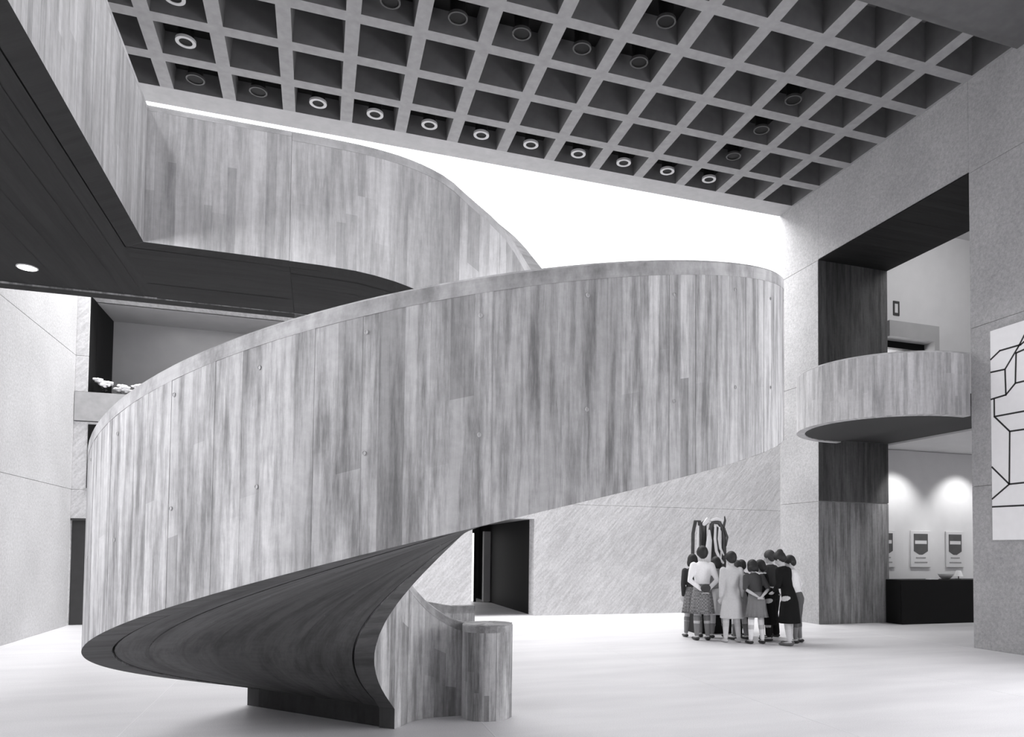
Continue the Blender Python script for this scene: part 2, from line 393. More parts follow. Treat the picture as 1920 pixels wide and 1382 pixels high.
# right wall: solid courses around one tall opening
OY0, OY1, OTOP, TH = -4.86, -0.885, 7.99, 1.87
panel_wall('wall_right', MHAMR, ('x', RX, 1), [(-7.6, OY0, 0, 9.80), (OY0, OY1, OTOP, 9.80), (OY1, 0.55, 0, 9.80)], 0.40)
jb = sempty('trim_1')       # board-marked reveals of the opening
def flat_boards(name, org, du, dv, lu, lv, mat, parent, bw=0.11, seed=3, th=0.02, relief=0.002):
    """flat panel made of form-board strips; org corner, du/dv unit vectors, boards run along dv"""
    n = Vector(du).cross(Vector(dv)).normalized(); du, dv, org = Vector(du), Vector(dv), Vector(org)
    bs = boards(bw, lu, seed); g = random.Random(seed); bm = bmesh.new()
    for s0, s1 in zip(bs[:-1], bs[1:]):
        h = g.uniform(0, relief); tn = g.random()
        A = org+du*s0; B = org+du*s1
        quad(bm, [A+n*h, B+n*h, B+dv*lv+n*h, A+dv*lv+n*h], [(s0, 0), (s1, 0), (s1, lv), (s0, lv)], tn)
        quad(bm, [A-n*th, A+n*h, A+dv*lv+n*h, A+dv*lv-n*th], [(s0, 0), (s0, 0), (s0, lv), (s0, lv)], .3)
        quad(bm, [B+n*h, B-n*th, B+dv*lv-n*th, B+dv*lv+n*h], [(s0, 0), (s0, 0), (s0, lv), (s0, lv)], .3)
        quad(bm, [B-n*th, A-n*th, A+dv*lv-n*th, B+dv*lv-n*th], [(s0, 0), (s0, 0), (s0, lv), (s0, lv)], .3)
        quad(bm, [A-n*th, B-n*th, B+n*h, A+n*h], [(0, 0)]*4, .3); quad(bm, [A+dv*lv+n*h, B+dv*lv+n*h, B+dv*lv-n*th, A+dv*lv-n*th], [(0, 0)]*4, .3)
    return obj(name, bm, mat, parent)
# far reveal (faces the camera), lower and upper lift
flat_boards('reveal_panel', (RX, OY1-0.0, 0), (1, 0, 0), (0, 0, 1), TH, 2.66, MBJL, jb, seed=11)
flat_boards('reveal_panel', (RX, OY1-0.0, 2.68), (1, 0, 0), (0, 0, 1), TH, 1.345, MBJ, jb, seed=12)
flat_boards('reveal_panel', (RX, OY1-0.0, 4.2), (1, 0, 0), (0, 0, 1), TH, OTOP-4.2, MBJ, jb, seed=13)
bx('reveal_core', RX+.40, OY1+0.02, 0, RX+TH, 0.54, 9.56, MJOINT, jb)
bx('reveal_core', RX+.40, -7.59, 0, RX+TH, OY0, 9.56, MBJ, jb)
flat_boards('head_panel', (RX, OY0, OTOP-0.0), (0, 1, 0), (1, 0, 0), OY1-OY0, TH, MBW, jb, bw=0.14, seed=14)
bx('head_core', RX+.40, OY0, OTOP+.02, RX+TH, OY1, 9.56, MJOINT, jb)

# rooms beyond the right-hand opening
rm = sempty('wall_gallery')
GY = -0.45
bx('wall_panel', RX+TH, GY, 0.12, 22.5, GY+.25, 3.98, MWHITE, rm)
bx('wall_panel', 17.40, GY, 4.25, 22.5, GY+.25, 9.5, MWHITE, rm)
bx('wall_panel', RX+TH, GY, 6.95, 17.40, GY+.25, 9.5, MWHITE, rm)
bx('wall_panel', 22.5, -9.5, 0, 22.7, GY, 9.5, MWHITE, rm)
bx('wall_panel', RX+TH, -9.7, 0, 22.5, -9.5, 9.5, MWHITE, rm)
bx('wall_panel', RX+TH, GY+.8, 0, 19, GY+.95, 9.3, MWHITE, rm)
bx('ceiling_panel', RX+TH, -9.5, 9.3, 22.5, GY+.95, 9.5, MWHITE, rm)
bx('floor_slab', RX+TH, -9.5, 3.99, 22.5, GY+.95, 4.25, MWHITE, rm)
tb = struct('baseboard_gallery', (lambda b: (box(b, RX+TH, GY-0.02, 0.0, 22.5, GY+.2, 0.12), b)[1])(bmesh.new()), MDARK)
# doorway with a deep concrete head, upper level
d3 = sempty('door_3')
bx('door_head', 15.9, GY-0.30, 6.56, 17.36, GY+.20, 6.93, MGREYW, d3)
bx('door_jamb', 17.22, GY-0.30, 4.25, 17.36, GY+.20, 6.56, MGREYW, d3)
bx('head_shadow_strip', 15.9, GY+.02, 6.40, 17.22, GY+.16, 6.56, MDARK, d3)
bx('light_strip', 15.9, GY+.70, 5.6, 17.1, GY+.75, 6.43, MLAMP, d3)

# ceiling: waffle of square coffers
CH, PIT, OPN, RB = 9.588, 1.0, 0.785, 0.215
ceil = sempty('ceiling')
NC, NR = 15, 6                         # columns -1..13, rows 0..5
bmr = bmesh.new()
x_min, x_max = -1.215, RX-0.005
th = 0.06
def rib(x0, x1, y0, y1, z0=CH, z1=CH+.10): box(bmr, x0, y0, z0, x1, y1, z1)
for r_ in range(NR):                  # long ribs parallel to the back wall, between rows
    y1 = -r_-OPN; rib(x_min if r_ < 4 else -RB, x_max, y1-RB, y1)
for r_ in range(NR):
    for c in range(-1 if r_ < 4 else 0, NC):
        rib(c-RB, c, -r_-OPN, -r_)
o = obj('rib_grid', bmr, MRIB, ceil)
# one coffer: four sloping sides and a top, closed shell with thickness outside
def coffer_mesh():
    bm = bmesh.new(); D = 0.62; t = 0.05
    b_ = [(0, 0), (OPN, 0), (OPN, -OPN), (0, -OPN)]; s = 0.045
    t_ = [(s, -s), (OPN-s, -s), (OPN-s, -OPN+s), (s, -OPN+s)]
    lo = [bm.verts.new((x, y, 0.0)) for x, y in b_]; hi = [bm.verts.new((x, y, D)) for x, y in t_]
    for i in range(4): bm.faces.new((lo[(i+1) % 4], lo[i], hi[i], hi[(i+1) % 4]))
    bm.faces.new(hi)
    return bm
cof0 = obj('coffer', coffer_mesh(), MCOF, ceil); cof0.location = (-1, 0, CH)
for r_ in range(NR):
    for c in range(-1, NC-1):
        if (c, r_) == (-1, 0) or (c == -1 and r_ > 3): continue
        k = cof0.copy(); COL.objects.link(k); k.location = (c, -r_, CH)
bx('roof_slab', x_min-.3, -3.75, CH+.64, 24, 0.56, CH+.95, MRIB, ceil)
bx('roof_slab', 0.0, -14.2, CH+.64, 24, -3.75, CH+.95, MRIB, ceil)
for r_ in range(NR): pass
# edge beams
bm = bmesh.new(); box(bm, x_min, 0.0, CH, RX-.003, 0.56, CH+.64); obj('edge_beam', bm, MEDGE, ceil)
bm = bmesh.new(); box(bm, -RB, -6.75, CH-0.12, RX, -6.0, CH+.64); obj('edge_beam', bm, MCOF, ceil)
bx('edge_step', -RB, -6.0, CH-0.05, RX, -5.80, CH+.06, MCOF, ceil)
bx('ceiling_slab', 0.05, -14.2, CH+.10, RX+.3, -6.75, CH+.3, MRIB, ceil)
bx('ceiling_slab', x_min, -6.75, CH+.12, 0.0, -3.7, CH+.3, MRIB, ceil) if False else None
bx('ceiling_slab', x_min, -19.5, CH+.10, RX+.3, -17.1, CH+.3, MRIB, ceil)
w5 = sempty('window_5'); bx('pane', x_min, -17.1, CH+.2, RX, -14.2, CH+.22, MGLASS, w5)
w2 = sempty('window_2'); bx('pane', x_min, -14.2, CH+.2, 0.05, -6.75, CH+.22, MGLASS, w2)
# roof over gallery side rooms and side closures (keep daylight to the real openings)

# skylight glass along the back, clerestory pane above the back wall
sk = sempty('window_1')
bx('clerestory_pane', LX, BY+.2, 8.15, 20, BY+.22, 12.0, MGLASS, sk)
# outer shell walls the camera never sees, with low glass fronts, the west one added
sh = sempty('wall_south')
bx('panel', LX-.5, SOUTH, 0, RX+.4, SOUTH+.3, CH+.6, MHAM, sh)
sh2 = sempty('wall_west')
bx('panel', LX-.5, -9.7, 0.0, LX, -3.6, CH+.2, MHAM, sh2); bx('panel', LX-.5, -15.5, 4.05, LX, -9.7, CH+.2, MHAM, sh2)
bx('panel', LX-.5, SOUTH, 0.0, LX, -15.5, CH+.2, MHAM, sh2); bx('panel', LX-.5, -15.5, 0, LX, -9.7, 2.0, MHAM, sh2)
w6 = sempty('added_west_window'); bx('pane', LX-.26, -15.5, 2.0, LX-.24, -9.7, 4.05, MGLASS, w6)  # unseen opening added so the west fill can reach the stair
sh3 = sempty('wall_east')
bx('panel', RX, SOUTH, 4.6, RX+.4, -7.6, CH+.2, MHAM, sh3)
bx('panel', RX, SOUTH, 0, RX+.4, -16.2, 4.6, MHAM, sh3)
w3 = sempty('window_3'); bx('pane', RX+.24, -16.2, 0, RX+.26, -8.4, 4.6, MGLASS, w3); bx('panel', RX, -8.4, 0, RX+.4, -7.6, 4.6, MHAM, sh3)
for k in range(4): bx('mullion', RX+.2, -16.2+k*2.6-.03, 0, RX+.3, -16.2+k*2.6+.03, 4.6, MDARKD, w3)

# upper gallery recess at the back left
gl_ = sempty('wall_upper_gallery')
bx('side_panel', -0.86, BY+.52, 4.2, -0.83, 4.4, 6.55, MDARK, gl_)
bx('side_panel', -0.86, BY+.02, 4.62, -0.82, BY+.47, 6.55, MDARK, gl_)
bx('rear_panel', -0.9, 4.4, 4.2, 8.0, 4.6, 7.2, MGREYW, gl_)
bx('ceiling_panel', -0.9, BY+.40, 6.55, 8.0, 4.6, 6.75, MGREYW, gl_)
bx('side_panel', 4.2, BY+.52, 4.2, 4.4, 4.4, 6.55, MGREYW, gl_)
bx('floor_slab', -0.9, BY+.5, 3.8, 8, 4.4, 4.02, MGREYW, gl_)
# dark window slot under the planter
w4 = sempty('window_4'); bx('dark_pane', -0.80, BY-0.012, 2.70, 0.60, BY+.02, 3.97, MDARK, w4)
bx('window_frame', -0.84, BY-.02, 2.66, 0.64, BY+.01, 2.70, MGREYW, w4)

# ================================================================== SPIRAL STAIR
C = Vector((4.637, -8.263)); RO, TP = 2.571, 0.162
IN_R = [(80, .85), (98, .845), (104, .82), (112, .77), (120, .71), (128, .675), (136, .66), (372, .66), (384, .70), (396, .75), (408, .79), (424, .83), (438, .855), (450, .858)]
IN_Z = [(60, .86), (72, .86), (80, .885), (84, .905), (89, .955), (97, 1.035), (110, 1.207), (118, 1.300), (387, 4.125), (396, 4.27), (408, 4.50), (423, 4.73), (436, 4.905), (448, 5.06), (456, 5.13), (464, 5.19), (478, 5.235), (490, 5.247)]
OUT_Z = [(60, .90), (80, .90), (90, .97), (100, 1.11), (117, 1.345), (198, 2.203), (317, 3.468), (430, 4.72), (445, 4.93), (455, 5.07), (465, 5.16), (480, 5.21), (490, 5.225)]
ZB = [(60, 0.0), (131.99, 0.0), (132.0, .170), (204.7, 1.002), (316.8, 2.286), (448, 3.80), (456, 3.91), (463, 3.975), (470, 4.02), (480, 4.06), (490, 4.075), (520, 4.08)]
def tb_(tab, th_): return interp([a for a, _ in tab], [b for _, b in tab], th_)
def pol(th_, r_): return Vector((C.x+r_*math.cos(R(th_)), C.y+r_*math.sin(R(th_))))
YI, YO = C.y+.850, C.y+RO              # straight runs of the inner and outer faces
XEND = 3.25                            # construction joint between stair and walkway
def angs(a, b, st):
    out = []; x = a
    while x < b-1e-6: out.append(x); x += st
    return out+[b]
stair = thing('spiral_staircase', 'huge board-marked concrete spiral staircase rising from the floor to the upper walkway', 'staircase', (C.x, C.y, 0))
def rel(o):       # keep world placement while parenting to an Empty
    o.matrix_parent_inverse = Matrix.Translation(-Vector(o.parent.location)) if o.parent else Matrix(); return o
# outer parapet: front face on radius RO
st_out = []
def out_st(x, y, nx, ny, th_): st_out.append(((x, y), (x-nx*TP, y-ny*TP), tb_(ZB, th_), tb_(OUT_Z, th_)))
for X, th_ in ((5.27, 60), (5.0, 74), (4.70, 88)): out_st(X, YO, 0, 1, th_)
for a in angs(91, 449, 1.5):
    if abs(a-131.5) < 1: a = 131.99
    p = pol(a, RO); out_st(p.x, p.y, math.cos(R(a)), math.sin(R(a)), a)
    if a == 131.99: p = pol(132.02, RO); out_st(p.x, p.y, math.cos(R(132)), math.sin(R(132)), 132.0)
for X in (4.5, 4.3, 4.1, 3.9, 3.6, XEND+.0008): out_st(X, YO, 0, 1, 450+(4.637-X)/.75*30)
rel(path_wall('outer_parapet', st_out, MB, stair, seed=21, dark=MBD))
# inner parapet: front face looks at the centre of the stair
ipts = []
for X, th_ in ((4.96, 62), (4.86, 72), (4.80, 78)): ipts.append((Vector((X, YI+.0)), th_))
for a in angs(82, 450, 3):
    if abs(a-133) < 1.6: ipts.append((pol(131.98, tb_(IN_R, 132)), 131.98)); a = 132.01
    ipts.append((pol(a, tb_(IN_R, a)), a))
for X in (4.5, 4.36, 4.2, 4.0, 3.8, 3.5, XEND+.0008): ipts.append((Vector((X, YI)), 450+(4.637-X)/.75*30))
ip = [p for p, _ in ipts]; st_in = []; in_back = []
for i, (p, a) in enumerate(ipts):
    t_ = (ip[min(len(ip)-1, i+1)]-ip[max(0, i-1)]).normalized(); n_ = Vector((t_.y, -t_.x))   # away from the centre
    if (p-C).dot(n_) < 0: n_ = -n_
    b_ = p+n_*TP*.93; in_back.append((b_, a))
    st_in.append(((p.x, p.y), (b_.x, b_.y), tb_(ZB, a) if a > 131.99 else 0.0, tb_(IN_Z, a)))
ksp = next(i for i, (p, a) in enumerate(ipts) if a > 262)
rel(path_wall('inner_parapet', st_in[:ksp+1], MB, stair, seed=5, bw=.085, dark=MBD))
rel(path_wall('inner_parapet', st_in[ksp:], MBL, stair, seed=6, bw=.095, dark=MBW))
# round end of the inner parapet (boards standing on end around a drum)
dc = Vector((5.055, -7.50)); drum = []
for a in angs(0, 360, 12): drum.append(((dc.x+.235*math.cos(R(a)), dc.y+.235*math.sin(R(a))), (dc.x+.05*math.cos(R(a)), dc.y+.05*math.sin(R(a))), 0.0, .862))
drum_o = rel(path_wall('parapet_end_drum', drum, MB, stair, seed=9, bw=.07, cap=.07, lip=.002))
bm = bmesh.new(); cyl(bm, (dc.x, dc.y, 0.0), .06, .861, 20); rel(obj('parapet_end_core', bm, MCAP, stair))
# slab between the parapets: inner and outer edge of every station
def edge(a):
    if a <= 450:
        po = pol(a, RO-TP-.016); r_i = tb_(IN_R, a)+TP*.93+.016; pi_ = pol(a, r_i)
    else:
        X = 4.637-(a-450)/30*.75; po = Vector((X, YO-TP-.016)); pi_ = Vector((X, YI+TP*.93+.016))
    return pi_, po
def slab(name, a0, a1, step, zlo, zhi, mat, wid=0.0):
    bm = bmesh.new(); aa = angs(a0, a1, step); nr = 8; g = random.Random(4)
    L = []
    for a in aa:
        pi_, po = edge(a); dv = (po-pi_).normalized()*wid; L.append((a, pi_-dv, po+dv))
    u = 0
    # the underside is cast on long boards that run along the curve
    tones = [g.random() for _ in range(nr)]; offs = [g.uniform(0, .004) for _ in range(nr)]
    for (a, i0, o0), (b, i1, o1) in zip(L[:-1], L[1:]):
        du = (o1-o0).length
        for k in range(nr):
            f0, f1 = k/nr, (k+1)/nr
            z0, z1 = zlo(a)+offs[k], zlo(b)+offs[k]
            P = [i0.lerp(o0, f0), i0.lerp(o0, f1), i1.lerp(o1, f1), i1.lerp(o1, f0)]
            quad(bm, [(P[0].x, P[0].y, z0), (P[3].x, P[3].y, z1), (P[2].x, P[2].y, z1), (P[1].x, P[1].y, z0)],
                 [(f0*1.6, u), (f0*1.6, u+du), (f1*1.6, u+du), (f1*1.6, u)], tones[k])
        u += du
        quad(bm, [(i0.x, i0.y, zhi(a)), (o0.x, o0.y, zhi(a)), (o1.x, o1.y, zhi(b)), (i1.x, i1.y, zhi(b))], [(0, 0)]*4, .5)
        quad(bm, [(i0.x, i0.y, zlo(a)), (i0.x, i0.y, zhi(a)), (i1.x, i1.y, zhi(b)), (i1.x, i1.y, zlo(b))], [(0, 0)]*4, .3)
        quad(bm, [(o0.x, o0.y, zhi(a)), (o0.x, o0.y, zlo(a)), (o1.x, o1.y, zlo(b)), (o1.x, o1.y, zhi(b))], [(0, 0)]*4, .3)
    for (a, i0, o0), s in ((L[0], 1), (L[-1], -1)):
        q = [(i0.x, i0.y, zlo(a)), (o0.x, o0.y, zlo(a)), (o0.x, o0.y, zhi(a)), (i0.x, i0.y, zhi(a))][::s]
        quad(bm, q, [(0, 0), (1, 0), (1, 1), (0, 1)], .4)
    return rel(obj(name, bm, mat, stair))
zb_ = lambda a: tb_(ZB, max(a, 132.0))
aend = 450+(4.637-XEND-.0008)/.75*30
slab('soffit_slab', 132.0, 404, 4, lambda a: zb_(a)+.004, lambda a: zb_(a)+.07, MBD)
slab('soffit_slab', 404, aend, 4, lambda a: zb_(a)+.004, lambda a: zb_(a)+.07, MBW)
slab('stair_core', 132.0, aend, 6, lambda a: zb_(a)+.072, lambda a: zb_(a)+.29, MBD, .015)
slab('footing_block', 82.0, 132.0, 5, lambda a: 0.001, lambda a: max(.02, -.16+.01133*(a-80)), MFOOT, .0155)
# treads
NT = 24
for k in range(NT):
    a0, a1 = 82+k*15.3, 82+(k+1)*15.3
    bm = bmesh.new(); top = .17*(k+1); lo = max(0.005, .17*k-.13)
    ring = []
    for a in (a0, (a0+a1)/2, a1+.4):
        pi_, po = edge(a); ring.append((pi_, po))
    lo_v, hi_v = [], []
    pts = [r_[1] for r_ in ring]+[r_[0] for r_ in ring[::-1]]
    loft(bm, [[Vector((p.x, p.y, lo)) for p in pts], [Vector((p.x, p.y, top)) for p in pts]])
    bmesh.ops.recalc_face_normals(bm, faces=bm.faces)
    rel(obj('tread', bm, MCAP, stair))
# form-tie holes: shallow dark cups in the outer face
cup = None
for k in range(-3, 9):
    a = 225.1+12.18*k; zt_ = tb_(OUT_Z, a)-.165
    for j in range(2):
        z = zt_-.585*j-(.03 if k % 2 else 0)
        p = pol(a, RO+.0015)
        if cup is None:
            bm = bmesh.new(); n = 14
            ra = [Vector((0, .010*math.cos(2*math.pi*i/n), .012*math.sin(2*math.pi*i/n))) for i in range(n)]
            rb = [Vector((.003, q.y*.8, q.z*.8)) for q in ra]; rc = [Vector((-.012, q.y*.5, q.z*.5)) for q in ra]
            loft(bm, [ra, rb, rc]); cup = rel(obj('tie_hole', bm, MJOINT, stair)); o_ = cup
        else: o_ = cup.copy(); COL.objects.link(o_)
        o_.location = (p.x, p.y, z); o_.rotation_euler = (0, 0, R(a))

# ================================================================== UPPER WALKWAY (L-shaped bridge)
walk = thing('walkway', 'L-shaped board-marked concrete walkway bridge with solid parapets, hung high over the court', 'bridge', (2.115, YI, 4.06))
WX = 2.115; ZW0, ZW1 = 4.082, 5.25
# parapet facing the camera (south side) and the one facing right (east side), one mitred run
stw = [((XEND-.0008, YI), (XEND-.0008, YI+TP), 4.08, 5.248), ((WX+.001, YI), (WX-TP, YI+TP), ZW0, ZW1)]
rel(path_wall('front_parapet', stw, MBL, walk, seed=31, bw=.10, cap=.05, dark=MBW))
ste = [((WX, YI), (WX-TP, YI+TP), ZW0, ZW1), ((WX, -17.5), (WX-TP, -17.5), ZW0+.02, ZW1+.02)]
rel(path_wall('side_parapet', ste, MBL, walk, seed=32, bw=.10, cap=.05, dark=MBW))
stn = [((.05, YO), (.05+TP, YO-TP), 4.075, 5.2), ((XEND-.0008, YO), (XEND-.0008, YO-TP), 4.08, 5.22)]
rel(path_wall('rear_parapet', stn, MB, walk, seed=33, bw=.11, cap=.05, dark=MBW))
def flat_slab(name, x0, y0, x1, y1, z0, z1, along, mat, parent, seed):
    bm = bmesh.new(); g = random.Random(seed)
    L_ = (x1-x0) if along == 'y' else (y1-y0); bs = boards(.14, L_, seed)
    for s0, s1 in zip(bs[:-1], bs[1:]):
        h = g.uniform(0, .003); tn = g.random()
        if along == 'y': P = [(x0+s0, y0), (x0+s0, y1), (x0+s1, y1), (x0+s1, y0)]; U = [(s0, y0), (s0, y1), (s1, y1), (s1, y0)]
        else: P = [(x0, y0+s0), (x0, y0+s1), (x1, y0+s1), (x1, y0+s0)]; U = [(s0, x0), (s1, x0), (s1, x1), (s0, x1)]
        quad(bm, [(p[0], p[1], z0+h) for p in P], U, tn)
    box(bm, x0, y0, z0+.02, x1, y1, z1)
    return rel(obj(name, bm, mat, parent))
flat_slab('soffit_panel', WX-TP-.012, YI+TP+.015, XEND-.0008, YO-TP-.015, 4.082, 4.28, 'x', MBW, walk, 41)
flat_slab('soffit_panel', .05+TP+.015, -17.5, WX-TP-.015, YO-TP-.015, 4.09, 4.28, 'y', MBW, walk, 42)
stq = [((.05, -17.5), (.05+TP, -17.5), ZW0+.02, ZW1+.02), ((.05, YO), (.05+TP, YO-TP), ZW0, 5.2)]
rel(path_wall('side_parapet', stq, MB, walk, seed=34, bw=.10, cap=.05, dark=MBW))
lamp = thing('ceiling_light', 'bright round recessed downlight in the dark underside of the left walkway', 'ceiling light', (0.98, -6.385, 4.09))
bm = bmesh.new(); cyl(bm, (0, 0, -.008), .085, .01, 32); obj('rim', bm, MRING, lamp)
bm = bmesh.new(); cyl(bm, (0, 0, -.012), .072, .012, 32); obj('diffuser', bm, MLAMP, lamp)

# ================================================================== BALCONY in the right-hand opening
bal = thing('balcony', 'rounded concrete balcony jutting from the tall opening in the right wall', 'balcony', (13.80, -3.16, 3.86))
bc = Vector((13.72, -3.15)); br = 1.70; stb = []
stb.append(((13.835, bc.y-br), (13.835, bc.y-br+.15), 3.86, 4.93))
for a in angs(270, 90, 6) if False else [270-6*i for i in range(31)]:
    ca, sa = math.cos(R(a)), math.sin(R(a))
    stb.append(((bc.x+br*ca, bc.y+br*sa), (bc.x+(br-.15)*ca, bc.y+(br-.15)*sa), 3.86, 4.93))
stb.append(((13.835, bc.y+br), (13.835, bc.y+br-.15), 3.86, 4.93))
rel(path_wall('parapet', stb, MBL, bal, seed=51, bw=.075, cap=.03, lip=.001))
bm = bmesh.new(); rr_ = br-.155
pts = [(13.83, bc.y-rr_)]+[(bc.x+rr_*math.cos(R(a)), bc.y+rr_*math.sin(R(a))) for a in [270-8*i for i in range(0, 23)]]+[(13.83, bc.y+rr_)]
loft(bm, [[Vector((x, y, 3.875)) for x, y in pts], [Vector((x, y, 4.20)) for x, y in pts]]); bmesh.ops.recalc_face_normals(bm, faces=bm.faces)
rel(obj('floor_slab', bm, MBD, bal))
bx('threshold_slab', RX+.0, OY0+.005, 4.03, RX+TH-.002, OY1-.004, 4.24, MBD, jb)

# ================================================================== DOWNLIGHTS in the coffers
lab = ['first', 'second', 'third', 'fourth', 'fifth', 'sixth', 'seventh', 'eighth', 'ninth', 'tenth', 'eleventh']
def ring_mesh(bm, ro, ri, z0, z1, n=32):
    A = [[Vector((r_*math.cos(2*math.pi*i/n), r_*math.sin(2*math.pi*i/n), z)) for i in range(n)] for r_, z in ((ro, z1), (ro, z0), (ri, z0), (ri, z1))]
    loft(bm, A+[A[0]], cap=False)
L0 = None
def downlight(c, r_, label, bright=True):
    global L0
    x, y = c+OPN/2, -r_-OPN/2
    o = thing('downlight', label, 'ceiling light', (x, y, CH+.02), 0, 'round downlights in the waffle ceiling')
    if L0 is None:
        bm = bmesh.new(); cyl(bm, (0, 0, .0), .120, .34, 28); a = obj('housing', bm, MDARK, o)
        bm = bmesh.new(); ring_mesh(bm, .150, .098, -.012, .03); b = obj('rim', bm, MRING, o)
        bm = bmesh.new(); ring_mesh(bm, .150, .125, -.012, .03); b2 = obj('rim', bm, MRINGD, None); COL.objects.unlink(b2)
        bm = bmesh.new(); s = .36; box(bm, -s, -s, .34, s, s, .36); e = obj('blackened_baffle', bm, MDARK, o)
        L0 = (a.data, b.data, b2.data, e.data)
        if not bright: b.data = L0[2]
    else:
        for nme, me in (('housing', L0[0]), ('rim', L0[1] if bright else L0[2]), ('blackened_baffle', L0[3])):
            link(bpy.data.objects.new(nme, me), o)
    return o
for i in range(11):
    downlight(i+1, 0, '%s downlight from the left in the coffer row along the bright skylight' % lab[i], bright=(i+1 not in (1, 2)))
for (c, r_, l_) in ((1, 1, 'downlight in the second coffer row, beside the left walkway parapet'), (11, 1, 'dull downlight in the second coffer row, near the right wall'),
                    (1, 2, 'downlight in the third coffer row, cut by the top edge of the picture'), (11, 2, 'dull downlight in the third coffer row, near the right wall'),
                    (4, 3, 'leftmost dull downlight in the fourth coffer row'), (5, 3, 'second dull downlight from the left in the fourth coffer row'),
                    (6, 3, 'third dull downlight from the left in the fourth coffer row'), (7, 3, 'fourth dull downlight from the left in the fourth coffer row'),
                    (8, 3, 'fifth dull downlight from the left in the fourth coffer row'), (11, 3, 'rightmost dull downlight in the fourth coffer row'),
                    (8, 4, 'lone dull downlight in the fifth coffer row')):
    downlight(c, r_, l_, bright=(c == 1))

# ================================================================== PLANTER with white flowers
pl = thing('planter', 'long concrete planter trough on the upper gallery edge at the back left', 'planter', (0, BY, 4.04))
bm = bmesh.new(); box(bm, LX+.01, BY-.03, 4.035, 4.19, BY+.10, 4.61); box(bm, LX+.01, BY+.10, 4.035, 4.19, BY+.42, 4.50); box(bm, LX+.01, BY+.42, 4.035, 4.19, BY+.5, 4.61)
rel(obj('trough', bm, MCAP, pl))
bm = bmesh.new(); box(bm, LX+.06, BY+.10, 4.50, 4.15, BY+.42, 4.56); rel(obj('soil', bm, MDARK, pl))
MPET = plain('white_petals', .93, .8, .02, 30); MLEAF = plain('dark_leaves', .07, .7, .2, 30)
def flower_plant(x, r_, h, label, seed):
    g = random.Random(seed); o = thing('flowering_plant', label, 'plant', (x, BY+.20, 4.56), g.uniform(0, 6), 'white flowers in the planter')
    bm = bmesh.new()
    for k in range(26):
        a = g.uniform(0, 6.28); q = g.uniform(.2, 1)*r_; z = g.uniform(.02, h*.7)
        c = Vector((math.cos(a)*q, math.sin(a)*q*.6, z)); t1 = Vector((math.cos(a), math.sin(a), g.uniform(-.2, .6))).normalized(); sd = t1.cross(Vector((0, 0, 1))).normalized(); L_ = g.uniform(.05, .09)
        up = Vector((0, 0, .012))
        v = [bm.verts.new(p) for p in (c-t1*L_*.5, c+sd*.022+up, c+t1*L_*.6, c-sd*.022+up)]
        bm.faces.new((v[0], v[1], v[2])); bm.faces.new((v[0], v[2], v[3]))
    lf = obj('leaves', bm, MLEAF, o); lf['kind'] = 'stuff'
    for k in range(7):
        a = k*2.4+g.uniform(-.3, .3); q = r_*math.sqrt((k+.5)/7)
        bm = bmesh.new(); c = Vector((math.cos(a)*q, math.sin(a)*q*.6, h*g.uniform(.55, 1.05)))
        for j in range(6):
            b_ = j*math.pi/3; t1 = Vector((math.cos(b_), math.sin(b_), .35)); ball(bm, c+t1*.055, .052, .038, .022, 6, 4, Matrix.Rotation(b_, 3, 'Z'))
        ball(bm, c, .042, .042, .034, 8, 5)
        obj('blossom', bm, MPET, o)
for i, (x, r_, h, l_) in enumerate(((-.60, .20, .34, 'tall white flowering plant at the left end of the planter'), (-.24, .17, .24, 'small white flowering plant, second from the left in the planter'),
                                   (.08, .17, .28, 'white flowering plant, third from the left in the planter'), (.40, .16, .22, 'low white flowering plant, fourth from the left beside the stair rim'))):
    flower_plant(x, r_, h, l_, 60+i)

# ================================================================== PAINTING on the right wall
pt = thing('painting', 'large white canvas with black geometric line pattern on the right wall', 'painting', (RX-.035, -6.3, 3.46))
def wp(o): return rel(o)
wp(bx('canvas', RX-.055, -7.35, 1.775, RX-.004, -5.29, 5.165, MCANVAS, pt, .004))
def stroke(pts, w_=.013):
    bm = bmesh.new()
    for a, b in zip(pts[:-1], pts[1:]):
        a, b = Vector((0, a[0], a[1])), Vector((0, b[0], b[1])); dv = (b-a).normalized(); n_ = Vector((0, -dv.z, dv.y))*w_; a = a-dv*w_*.8; b = b+dv*w_*.8
        r1 = [Vector((RX-.0585, 0, 0))+q for q in (a+n_, b+n_, b-n_, a-n_)]; r2 = [q+Vector((.004, 0, 0)) for q in r1]; loft(bm, [r1, r2])
    bmesh.ops.recalc_face_normals(bm, faces=bm.faces)
    wp(obj('painted_line', bm, MLINE, pt))
for s in ([(-5.30, 4.70), (-5.47, 4.80), (-5.84, 4.80), (-6.2, 4.98)], [(-5.30, 4.49), (-5.56, 4.48), (-5.81, 4.79), (-6.02, 5.1)], [(-5.56, 4.48), (-5.57, 4.07)],
          [(-5.30, 4.05), (-5.57, 4.07), (-5.74, 4.22), (-6.3, 4.22)], [(-5.76, 4.69), (-5.74, 4.22)], [(-5.76, 4.69), (-6.4, 4.78)], [(-5.355, 4.05), (-5.355, 3.76), (-6.4, 3.75)],
          [(-5.355, 3.76), (-5.63, 3.48), (-6.5, 3.46)], [(-5.63, 3.48), (-5.61, 2.65)], [(-5.30, 2.95), (-5.61, 2.65)], [(-5.30, 2.44), (-5.61, 2.65), (-6.5, 2.66)], [(-5.30, 2.31), (-6.9, 2.29)],
          [(-6.5, 3.46), (-6.5, 2.66)], [(-6.4, 4.78), (-6.3, 4.22)]): stroke(s)

